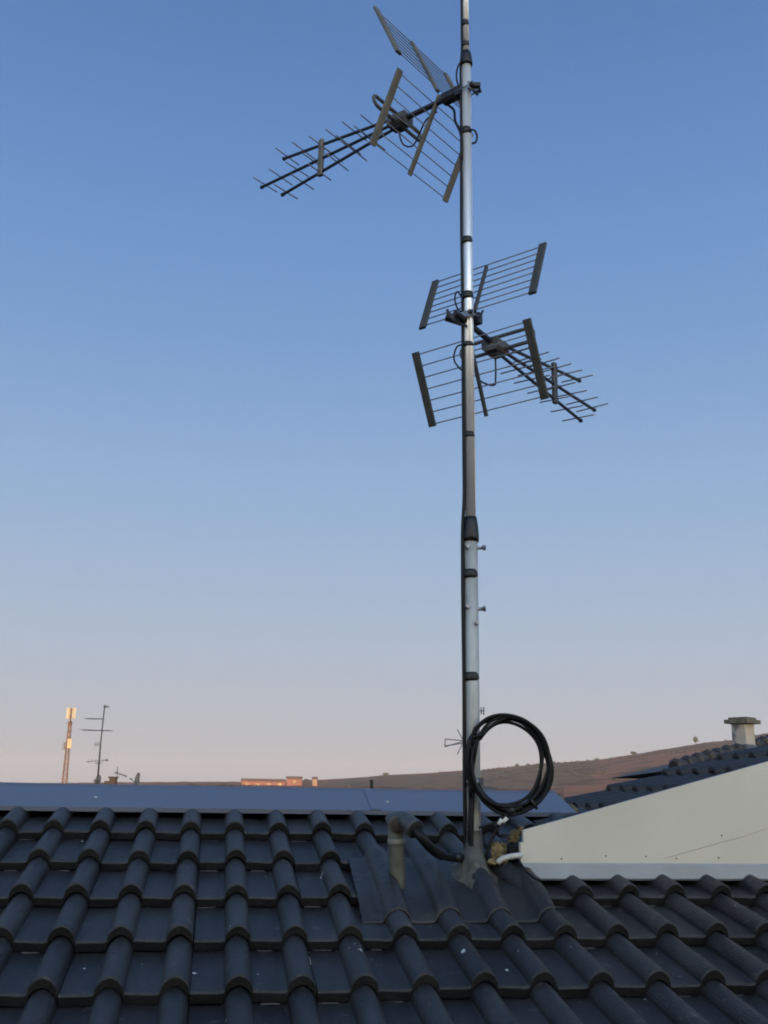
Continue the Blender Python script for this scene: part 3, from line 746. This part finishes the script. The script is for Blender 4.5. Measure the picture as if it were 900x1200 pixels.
# thin post with a branch on the hill, left of the mast
c, az = on_ground(515, 0, 1350)
k = at(515, 903.5, 1.0); zt = k.z/math.hypot(k.x, k.y)*1350
t = thing('utility_pole', c, 'thin pole with a side arm on the hill crest left of the mast', 'pole')
tube('shaft', [c-Z*1, V((c.x, c.y, zt))], .35, M['bark'], t, 6)
tube('side_arm', [V((c.x, c.y, zt-.8)), V((c.x+14, c.y, zt-1.2))], .22, M['bark'], t, 6)

# evening haze over the town and hills
hz = MB().box(V((0, 0, 62)), V((5200, 0, 0)), V((0, 5200, 0)), Z*72+Z*3).build('haze', M['dark'])
hm = bpy.data.materials.new('haze'); hm.use_nodes = True; hn = hm.node_tree.nodes; hn.clear()
ho = hn.new('ShaderNodeOutputMaterial'); hv = hn.new('ShaderNodeVolumePrincipled'); hv.inputs['Color'].default_value = (.80, .86, .95, 1); hv.inputs['Density'].default_value = .9e-4
hm.node_tree.links.new(hv.outputs['Volume'], ho.inputs['Volume']); hz.data.materials[0] = hm; tag(hz, kind='stuff')

# ------------------------------------------------------------------ neighbouring houses
def simple_house(cx, cy, az, hw, hd, z_eave, z_ridge, label, roofm, wallm, group=None):
    wv = V((math.cos(az), -math.sin(az), 0)); dv = V((math.sin(az), math.cos(az), 0))
    t = thing('neighbouring_house', V((cx, cy, GROUND)), label, 'house', group)
    P = lambda u, v, z: V((cx, cy, 0))+wv*u+dv*v+Z*z
    m = MB(); zg = GROUND-.5
    m.add([P(-hw, -hd, zg), P(hw, -hd, zg), P(hw, hd, zg), P(-hw, hd, zg), P(-hw, -hd, z_eave), P(hw, -hd, z_eave), P(hw, hd, z_eave), P(-hw, hd, z_eave), P(-hw, 0, z_ridge-.1), P(hw, 0, z_ridge-.1)],
          [(0,1,5,4),(1,2,6,9,5),(2,3,7,6),(3,0,4,8,7)]); m.build('wall', wallm, t)
    e = hw+.4; f = hd+.5; ze = z_eave-.5*(z_ridge-z_eave)/hd; m = MB()
    m.add([P(-e, -f, ze), P(e, -f, ze), P(e, f, ze), P(-e, f, ze), P(-e, 0, z_ridge), P(e, 0, z_ridge)]+[P(-e, -f, ze-.15), P(e, -f, ze-.15), P(e, f, ze-.15), P(-e, f, ze-.15), P(-e, 0, z_ridge-.15), P(e, 0, z_ridge-.15)],
          [(0,1,5,4),(2,3,4,5),(6,10,11,7),(8,11,10,9),(0,6,7,1),(2,8,9,3),(1,7,11,5),(5,11,8,2),(0,4,10,6),(4,3,9,10)]); m.build('roof', roofm, t)
    for zz in (z_eave-1.9, z_eave-4.7):
        for i in range(4):
            u = -hw+2*hw*(i+.5)/4
            w = MB().box(P(u, -hd-.01, zz), wv*.62, dv*.05, Z*.75).build('window', M['frame'], t)
            MB().box(P(u, -hd-.065, zz), wv*.54, dv*.01, Z*.67).build('pane', M['glass'], w)
    return t
p = at(125, 918.5, 45); simple_house(p.x, 45, math.radians(-12), 8, 5, -2.4, p.z-.02, 'neighbouring house whose roof edge shows behind the blue ridge under the aerials', M['oldtile'], M['render'])
p = at(435, 921, 30); simple_house(p.x, 30.2, math.radians(8), 5, 4, -2.0, p.z-.02, 'low neighbouring house hidden behind the ridge, carrying the black vent', M['oldtile'], M['render'])
v = thing('roof_vent', at(435.5, 925, 30), 'short black vent pipe poking above the blue ridge left of the mast', 'vent pipe')
tube('pipe', [at(435.5, 926, 30), at(435.5, 915.5, 30)], .048, M['dark'], v, 12); tube('rain_cap', [at(435.5, 915.5, 30), at(435.5, 914, 30)], [.06, .055], M['dark'], v, 12)

# hipped roof with chimney behind the cross gable
Y0 = 17.0
hp0 = at(790, 902, Y0); hp1 = at(905, 870.5, 20.0); hdv = hp1-hp0
far = hp0+hdv*2.2
rt_ = far+V((9, 2.2, 0))
fe0 = hp0.copy(); edir = V((1, .12, 0)).normalized()
ev1 = hp0+edir*24; ev1.z = hp0.z-.02
nh = thing('neighbouring_house', V((hp0.x+8, hp0.y+4, GROUND)), 'dark roofed house behind the cream gable, with the whitish chimney', 'house')
hipn = (edir.cross(hdv)).normalized(); hipn = hipn if hipn.z > 0 else -hipn
edd = edir; upd = hipn.cross(edd); upd = upd if upd.z > 0 else -upd
hipdir = hdv.normalized()
def HP(r, s, n=0): return hp0+edd*r+upd*s+hipn*n
c_r, c_s = hdv.dot(edd), hdv.dot(upd)
nmax = int(far.__sub__(hp0).dot(upd)/.33)
XSsave = XS
m = MB(); zt = V((0, 0, -.2))
m.add([hp0, ev1, rt_, far, hp0+zt, ev1+zt, rt_+zt, far+zt], [(0,1,2,3),(4,7,6,5),(0,4,5,1),(1,5,6,2),(2,6,7,3),(3,7,4,0)]); m.build('roof', M['verge'], nh)
vs = []; fs = []
for i in range(0, 70):
    r = i*.29
    s1 = r*c_s/c_r if r < (far-hp0).dot(edd) else (far-hp0).dot(upd)
    s1 = min(s1, (far-hp0).dot(upd))
    if s1 < .15: continue
    MBt = [HP(r, 0, .0), HP(r, s1-.05, .0)]
    k = len(vs)
    for (q) in MBt:
        for (dx, dn) in ((-.07, .003), (-.05, .05), (0, .07), (.05, .05), (.07, .003)): vs.append(q+edd*dx+hipn*dn)
    fs += [(k+j, k+j+1, k+6+j, k+5+j) for j in range(4)]
link('tile_rolls', vs, fs, M['verge'], nh)
m = MB(); k = 0; L_ = (far-hp0).length; rs = random.Random(5)
while k*.40 < L_:
    a = hp0+hipdir*(k*.40)+hipn*.02; b = a+hipdir*.46
    m.tube([a+Z*.02, a+hipdir*.05+Z*.03, b-Z*.005], [.10, .125+rs.uniform(-.01, .012), .085], 8); k += 1
m.build('hip_tiles', M['verge'], nh)
# other faces and walls of that house
bk_ = V((hp0.x+1.0, hp0.y+9.5, hp0.z)); bk2 = V((ev1.x, ev1.y+9, hp0.z))
m = MB(); m.add([hp0, far, bk_], [(0,1,2)]); m.add([far, rt_, bk2, bk_], [(0,1,2,3)]); m.build('roof', M['verge'], nh)
m = MB()
q = [hp0+V((.5, .5, -.1)), ev1+V((-.5, .5, -.1)), bk2+V((-.5, -.5, -.1)), bk_+V((.5, -.5, -.1))]
for i in range(4):
    a, b = q[i], q[(i+1) % 4]; m.add([V((a.x, a.y, GROUND)), V((b.x, b.y, GROUND)), b, a], [(0, 1, 2, 3)])
m.build('wall', M['render'], nh)
# chimney: rendered stack with overhanging mossy slab
CYc = 19.0
def ground_chim():
    pc = at(872.5, 880, CYc); t = group_empty('chimney', nh)
    w = 30/F_PX*CYc/2*.90; zt = at(872, 849, CYc).z; zb = at(872, 892, CYc).z-.3
    a = math.radians(-48); e1 = V((math.cos(a), math.sin(a), 0)); e2 = V((-math.sin(a), math.cos(a), 0))
    cx = V((pc.x, pc.y, 0)); 
    MB().box(cx+Z*(zt+zb)/2, e1*w*.62, e2*w*.78, Z*(zt-zb)/2).build('stack', M['chim'], t)
    # slab in two steps
    MB().box(cx+Z*(zt+.045), e1*w*1.05, e2*w*1.18, Z*.035).build('cap_slab', M['chimcap'], t)
    MB().box(cx+Z*(zt+.10), e1*w*.85, e2*w*.8, Z*.022).build('cap_slab', M['chimcap'], t)
    MB().box(cx+Z*(at(872, 878, CYc).z-.12), e1*w*.72, e2*w*.88, Z*.20).build('flashing', M['lead'], t)
ground_chim()

# ------------------------------------------------------------------ lattice telecom tower
D = 260.0
tb = at(75.5, 918, D); tt = at(83.2, 845, D)
tw = thing('telecom_tower', V((tb.x, D, ground_z(math.atan2(tb.x, D), D))), 'sunlit lattice telecom tower with bright panel antennas at far left', 'tower')
zg = ground_z(math.atan2(tb.x, D), D)-.5; ztop = tt.z
def tp(z, i): 
    w = 1.05-(z-zg)/(ztop-zg)*.62; a = math.pi/4+i*math.pi/2+.25
    return V((tb.x+math.cos(a)*w*.95, D+math.sin(a)*w*.95, z))
for i in range(4): tube('leg', [tp(zg, i), tp(ztop, i)], .16, M['tower'], tw, 6)
m = MB(); z = zg; k = 0
while z < ztop-1.2:
    for i in range(4):
        m.tube([tp(z, i), tp(z+1.3, (i+1) % 4)], .075, 5); m.tube([tp(z+1.3, i), tp(z, (i+1) % 4)], .06, 5); m.tube([tp(z, i), tp(z, (i+1) % 4)], .075, 5)
    z += 1.3
m.build('lattice_bracing', M['tower'], tw)
tube('top_pole', [V((tb.x, D, ztop-1)), V((tb.x, D, at(83, 830, D).z))], .16, M['tower'], tw, 8)
z0, z1 = at(83, 842, D).z, at(83, 829.5, D).z
for i in range(6):
    a = i*math.pi/3+.3; p = V((tb.x+math.cos(a)*.95, D+math.sin(a)*.95, 0)); e1 = V((-math.sin(a), math.cos(a), 0)); e2 = V((math.cos(a), math.sin(a), 0))
    MB().box(p+Z*(z0+z1)/2, e1*.24, e2*.11, Z*(z1-z0)/2).build('panel_antenna', M['panel'], tw)
tube('head_frame', [V((tb.x+math.cos(a)*.75, D+math.sin(a)*.75, z0+.5)) for a in [k*math.pi/6 for k in range(13)]], .09, M['tower'], tw, 5)
m = MB()
zz = at(82, 848, D).z
m.tube([V((tb.x-1.0, D-.4, zz)), V((tb.x+1.0, D-.4, zz))], .08, 5); m.build('cross_arm', M['tower'], tw)
za, zb = at(80, 877, D).z, at(80, 866, D).z
for dx, dyv in ((.75, -.5), (.28, -.75)):
    MB().box(V((tb.x+dx, D+dyv, (za+zb)/2)), V((.24, 0, 0)), V((0, .12, 0)), Z*(zb-za)/2).build('panel_antenna', M['panel'], tw)
MB().box(V((tb.x-.75, D-.3, at(80, 874, D).z)), V((.15, 0, 0)), V((0, .1, 0)), Z*.9).build('equipment_box', M['dish'], tw)
tube('climbing_cable', [V((tb.x-1.3, D, at(74, 879, D).z)), V((tb.x-1.3, D, at(74, 868, D).z))], .06, M['tower'], tw, 5)

# ------------------------------------------------------------------ tall aerial mast on the neighbour's roof
D = 45.0
am = thing('aerial_mast', at(114, 921, D), 'tall thin grey aerial mast with several crossbars right of the telecom tower', 'aerial mast')
tube('pole', [at(113.8, 922, D), at(118, 870, D), at(122.5, 829, D)], [.045, .035, .028], M['aerial'], am, 8)
def yag(x0, y0, x1, y1, els, hl, vert=False, rad=.014):
    a, b = at(x0, y0, D), at(x1, y1, D)
    o = tube('yagi_boom', [a, b], rad, M['aerial'], am, 6)
    ev = Z if vert else V((.12, 1, 0)).normalized()
    for i in range(els):
        p = a.lerp(b, (i+.5)/els); l = hl*(1-.3*i/els)
        MB().tube([p-ev*l, p+ev*l], .008, 5).build('element', M['aerial'], o)
yag(101, 842.3, 122, 842.4, 5, .45, rad=.018); yag(96, 855.5, 131.5, 856.3, 6, .6, rad=.020)
yag(110.5, 872.4, 118.5, 871.8, 5, .12, True); yag(101.5, 892.6, 127, 890.6, 6, .10, True, .014)
yag(121.5, 827.2, 128, 828.4, 4, .08, True, .02); tube('yagi_boom', [at(112, 894.3, D), at(119, 894.3, D)], .02, M['aerial'], am, 6)
MB().box(at(125, 890.8, D), V((.05, 0, 0)), V((0, .05, 0)), Z*.035).build('amplifier_box', M['aerial'], am)
MB().box(at(123, 828, D), V((.05, 0, 0)), V((0, .05, 0)), Z*.05).build('amplifier_box', M['aerial'], am)

def dish(x, y, hw, hh, dep, yaw, label):
    c = at(x, y, D); t = thing('satellite_dish', at(x, 922, D), label, 'satellite dish', 'satellite dishes behind the ridge')
    nx = V((math.cos(yaw), math.sin(yaw), .25)).normalized(); e1 = Z.cross(nx).normalized(); e2 = nx.cross(e1)
    vs = []; seg = 24; rings = 6
    for side in (0, 1):
        for i in range(rings+1):
            q = i/rings
            for j in range(seg):
                a = 2*math.pi*j/seg; vs.append(c+e1*math.cos(a)*hw*q+e2*math.sin(a)*hh*q+nx*(dep*q*q)-nx*(.012*side))
    fs = []
    for side in (0, 1):
        o = side*(rings+1)*seg
        for i in range(rings):
            for j in range(seg):
                f = (o+i*seg+j, o+(i+1)*seg+j, o+(i+1)*seg+(j+1) % seg, o+i*seg+(j+1) % seg); fs.append(f if side == 0 else f[::-1])
    k = (rings)*seg; o = (rings+1)*seg
    fs += [(k+j, k+o+j, k+o+(j+1) % seg, k+(j+1) % seg) for j in range(seg)]
    link('reflector', vs, fs, M['dish'], t, smooth=True)
    tube('feed_arm', [c-e2*hh*.9, c+nx*.42-e2*.1], .014, M['aerial'], t, 6)
    MB().tube([c+nx*.38-e2*.1, c+nx*.46-e2*.1], .035, 8).build('receiver', M['dish'], t)
    tube('stand', [at(x, 924, D), c-nx*.02], .025, M['aerial'], t, 8)
dish(116, 915.0, .13, .24, .10, 2.3, 'dark satellite dish at the foot of the tall aerial mast')
dish(162.5, 913, .14, .26, .09, -2.2, 'satellite dish standing alone right of the small brick chimney')
ch = thing('brick_chimney', at(131, 922, D), 'small dark brick chimney between the two satellite dishes', 'chimney')
a, b = at(127.5, 924, D), at(136, 911.5, D); cx = (a+b)/2
MB().box(V((cx.x, D+.1, (a.z+b.z)/2)), V(((b.x-a.x)/2, 0, 0)), V((0, .16, 0)), Z*(b.z-a.z)/2).build('stack', M['brick'], ch)
MB().box(V((cx.x, D+.1, b.z+.02)), V(((b.x-a.x)/2+.04, 0, 0)), V((0, .2, 0)), Z*.03).build('coping', M['brick'], ch)
MB().box(at(125, 918, D)+V((0, .1, 0)), V((.10, 0, 0)), V((0, .1, 0)), Z*.10).build('shoulder', M['brick'], ch)
sa = thing('small_aerial', at(137, 921, D), 'small tilted yagi aerial on a short pole over the brick chimney', 'antenna')
tube('pole', [at(136.5, 922, D), at(137.7, 898, D)], .016, M['aerial'], sa, 6)
tube('boom', [at(134.5, 905, D), at(149, 910, D)], .022, M['aerial'], sa, 6)
for k in range(5):
    p = at(134.5, 905, D).lerp(at(149, 910, D), (k+.3)/5); e = V((.35, .2, .8)).normalized()*.09
    MB().tube([p-e, p+e], .008, 5).build('element', M['aerial'], sa)

# ------------------------------------------------------------------ far aerial hidden behind our mast
D = 13.0
fa = thing('distant_aerial', at(556, 935, D), 'small spidery aerial seen behind the mast just left of the cable coil', 'antenna')
tube('pole', [at(557, 960, D), at(558, 832, D)], .018, M['aerial'], fa, 8)
for (a, b) in (((521.5, 866), (542, 868)), ((521.5, 875), (542, 869)), ((521.5, 866), (521.5, 875.5)), ((536, 855), (543, 868)), ((536, 884), (543, 869)), ((522, 874), (556, 869)), ((542, 868.5), (558, 868.5))):
    tube('element', [at(*a, D), at(*b, D)], .006, M['aerial'], fa, 5)
for (a, b) in (((557, 833), (567, 833)), ((567, 828.5), (567, 838)), ((564, 829), (564, 837))):
    tube('element', [at(*a, D), at(*b, D)], .008, M['aerial'], fa, 5)
simple_house(1.0+at(560, 930, 13).x, 15.5, math.radians(4), 3.0, 2.6, -2.2, -.55, 'small low house behind our ridge carrying the spidery aerial', M['oldtile'], M['render'])
# dark low slab seen through the coil just above the ridge
sl = thing('flat_vent_hood', at(572, 925, 6.0), 'low dark hood just above the ridge seen through the coil', 'roof vent')
vs, fs = panel([at(561, 922.5, 6.0), at(566, 921, 6.0), at(577, 922, 6.0), at(586, 924, 6.0), at(576, 926, 6.0), at(561, 927, 6.0)], .15, V((0, 1, 0))); link('hood', vs, fs, M['dish'], sl)
tube('stem', [at(571, 940, 6.1), at(571, 924, 6.1)], .03, M['dish'], sl, 8)

# ------------------------------------------------------------------ unseen block of flats, added behind the viewer to shade this roof
SUN_AZ = math.radians(168); SUN_EL = math.radians(4.2)
sd_ = V((math.sin(SUN_AZ), math.cos(SUN_AZ), 0)); wv = V((math.cos(SUN_AZ), -math.sin(SUN_AZ), 0))
shade_block = thing('apartment_block', V((sd_.x*34, sd_.y*34, GROUND)), 'tall unseen block of flats added behind the viewer to shade the roof', 'building')
c = sd_*34
MB().box(c+Z*(GROUND+11)/2, wv*16, sd_*6, Z*(11-GROUND)/2).build('wall', M['render'], shade_block)
MB().box(c+Z*11.2, wv*16.3, sd_*6.3, Z*.2).build('roof', M['chimcap'], shade_block)
for fl in range(6):
    for i in range(9):
        w = MB().box(c-sd_*6.03+wv*(-13.6+i*3.4)+Z*(GROUND+2+fl*3.1), wv*.7, sd_*.05, Z*.8).build('window', M['frame'], shade_block)
        MB().box(c-sd_*6.09+wv*(-13.6+i*3.4)+Z*(GROUND+2+fl*3.1), wv*.6, sd_*.01, Z*.7).build('pane', M['glass'], w)

# ================================================================== sky, sun, camera
w = bpy.data.worlds.new('World'); sc.world = w; w.use_nodes = True
nt = w.node_tree; bg = nt.nodes['Background']; sk = nt.nodes.new('ShaderNodeTexSky'); sk.sky_type = 'NISHITA'; sk.sun_disc = False
sk.sun_elevation = SUN_EL; sk.sun_rotation = SUN_AZ; sk.air_density = 1.0; sk.dust_density = 1.5; sk.ozone_density = 1.5; sk.altitude = 200
# evening sky: clear blue overhead fading to a pale rosy band above the horizon away from the sun;
# the physical sky takes over towards the sunset behind the viewer
N_ = nt.nodes.new; Lk = nt.links.new
tc = N_('ShaderNodeTexCoord'); nrm = N_('ShaderNodeVectorMath'); nrm.operation = 'NORMALIZE'; Lk(tc.outputs['Generated'], nrm.inputs[0])
sx = N_('ShaderNodeSeparateXYZ'); Lk(nrm.outputs['Vector'], sx.inputs[0])
asn = N_('ShaderNodeMath'); asn.operation = 'ARCSINE'; Lk(sx.outputs['Z'], asn.inputs[0])
deg = N_('ShaderNodeMath'); deg.operation = 'MULTIPLY'; deg.inputs[1].default_value = math.degrees(1)/90; Lk(asn.outputs[0], deg.inputs[0])
rp = N_('ShaderNodeValToRGB'); el = rp.color_ramp.elements
def lin(c): return tuple(((x/255+.055)/1.055)**2.4 for x in c)+(1,)
SKY = [(0, (174, 168, 171)), (1.2, (177, 173, 177)), (3.6, (179, 183, 191)), (8.2, (170, 185, 205)), (15.3, (148, 177, 211)), (24.8, (120, 157, 205)), (33.7, (101, 141, 197)), (41.1, (89, 127, 182)), (60, (95, 124, 168)), (90, (98, 124, 164))]
el[0].position = 0; el[0].color = lin(SKY[0][1]); el[1].position = 1; el[1].color = lin(SKY[-1][1])
for d_, c_ in SKY[1:-1]: e_ = el.new(d_/90); e_.color = lin(c_)
Lk(deg.outputs[0], rp.inputs['Fac'])
EXPO = 1.2; STR = .15
sc1 = N_('ShaderNodeVectorMath'); sc1.operation = 'SCALE'; sc1.inputs['Scale'].default_value = 1/(2**EXPO)/STR; Lk(rp.outputs['Color'], sc1.inputs[0])
dt = N_('ShaderNodeVectorMath'); dt.operation = 'DOT_PRODUCT'; dt.inputs[1].default_value = (math.sin(SUN_AZ), math.cos(SUN_AZ), .05); Lk(nrm.outputs['Vector'], dt.inputs[0])
mr = N_('ShaderNodeMapRange'); mr.inputs['From Min'].default_value = 0.1; mr.inputs['From Max'].default_value = .8; Lk(dt.outputs['Value'], mr.inputs['Value'])
mxs = N_('ShaderNodeMix'); mxs.data_type = 'RGBA'; mxs.clamp_factor = True; Lk(mr.outputs['Result'], mxs.inputs['Factor']); Lk(sc1.outputs['Vector'], mxs.inputs['A']); sc2 = N_('ShaderNodeVectorMath'); sc2.operation = 'SCALE'; sc2.inputs['Scale'].default_value = 2.8; Lk(sk.outputs['Color'], sc2.inputs[0]); Lk(sc2.outputs['Vector'], mxs.inputs['B'])
Lk(mxs.outputs['Result'], bg.inputs['Color']); bg.inputs['Strength'].default_value = STR
sun = bpy.data.lights.new('sun', 'SUN'); sun.energy = 2.2; sun.angle = math.radians(.5); sun.color = (1.0, .70, .47)
so = bpy.data.objects.new('sun', sun); C.objects.link(so)
dirv = V((math.sin(SUN_AZ)*math.cos(SUN_EL), math.cos(SUN_AZ)*math.cos(SUN_EL), math.sin(SUN_EL)))
so.rotation_euler = dirv.to_track_quat('Z', 'Y').to_euler(); so.location = dirv*50
cam = bpy.data.cameras.new('camera'); co = bpy.data.objects.new('camera', cam); C.objects.link(co)
mt = Matrix((RT, UP, -fwd)).transposed().to_4x4(); co.matrix_world = mt
cam.sensor_width = 36; cam.sensor_fit = 'AUTO'; cam.lens = 36*F_PX/1200; cam.clip_start = .02; cam.clip_end = 30000
sc.camera = co
sc.cycles.filter_width = 1.9
sc.view_settings.view_transform = 'Standard'; sc.view_settings.look = 'None'; sc.view_settings.gamma = 1; sc.view_settings.exposure = EXPO
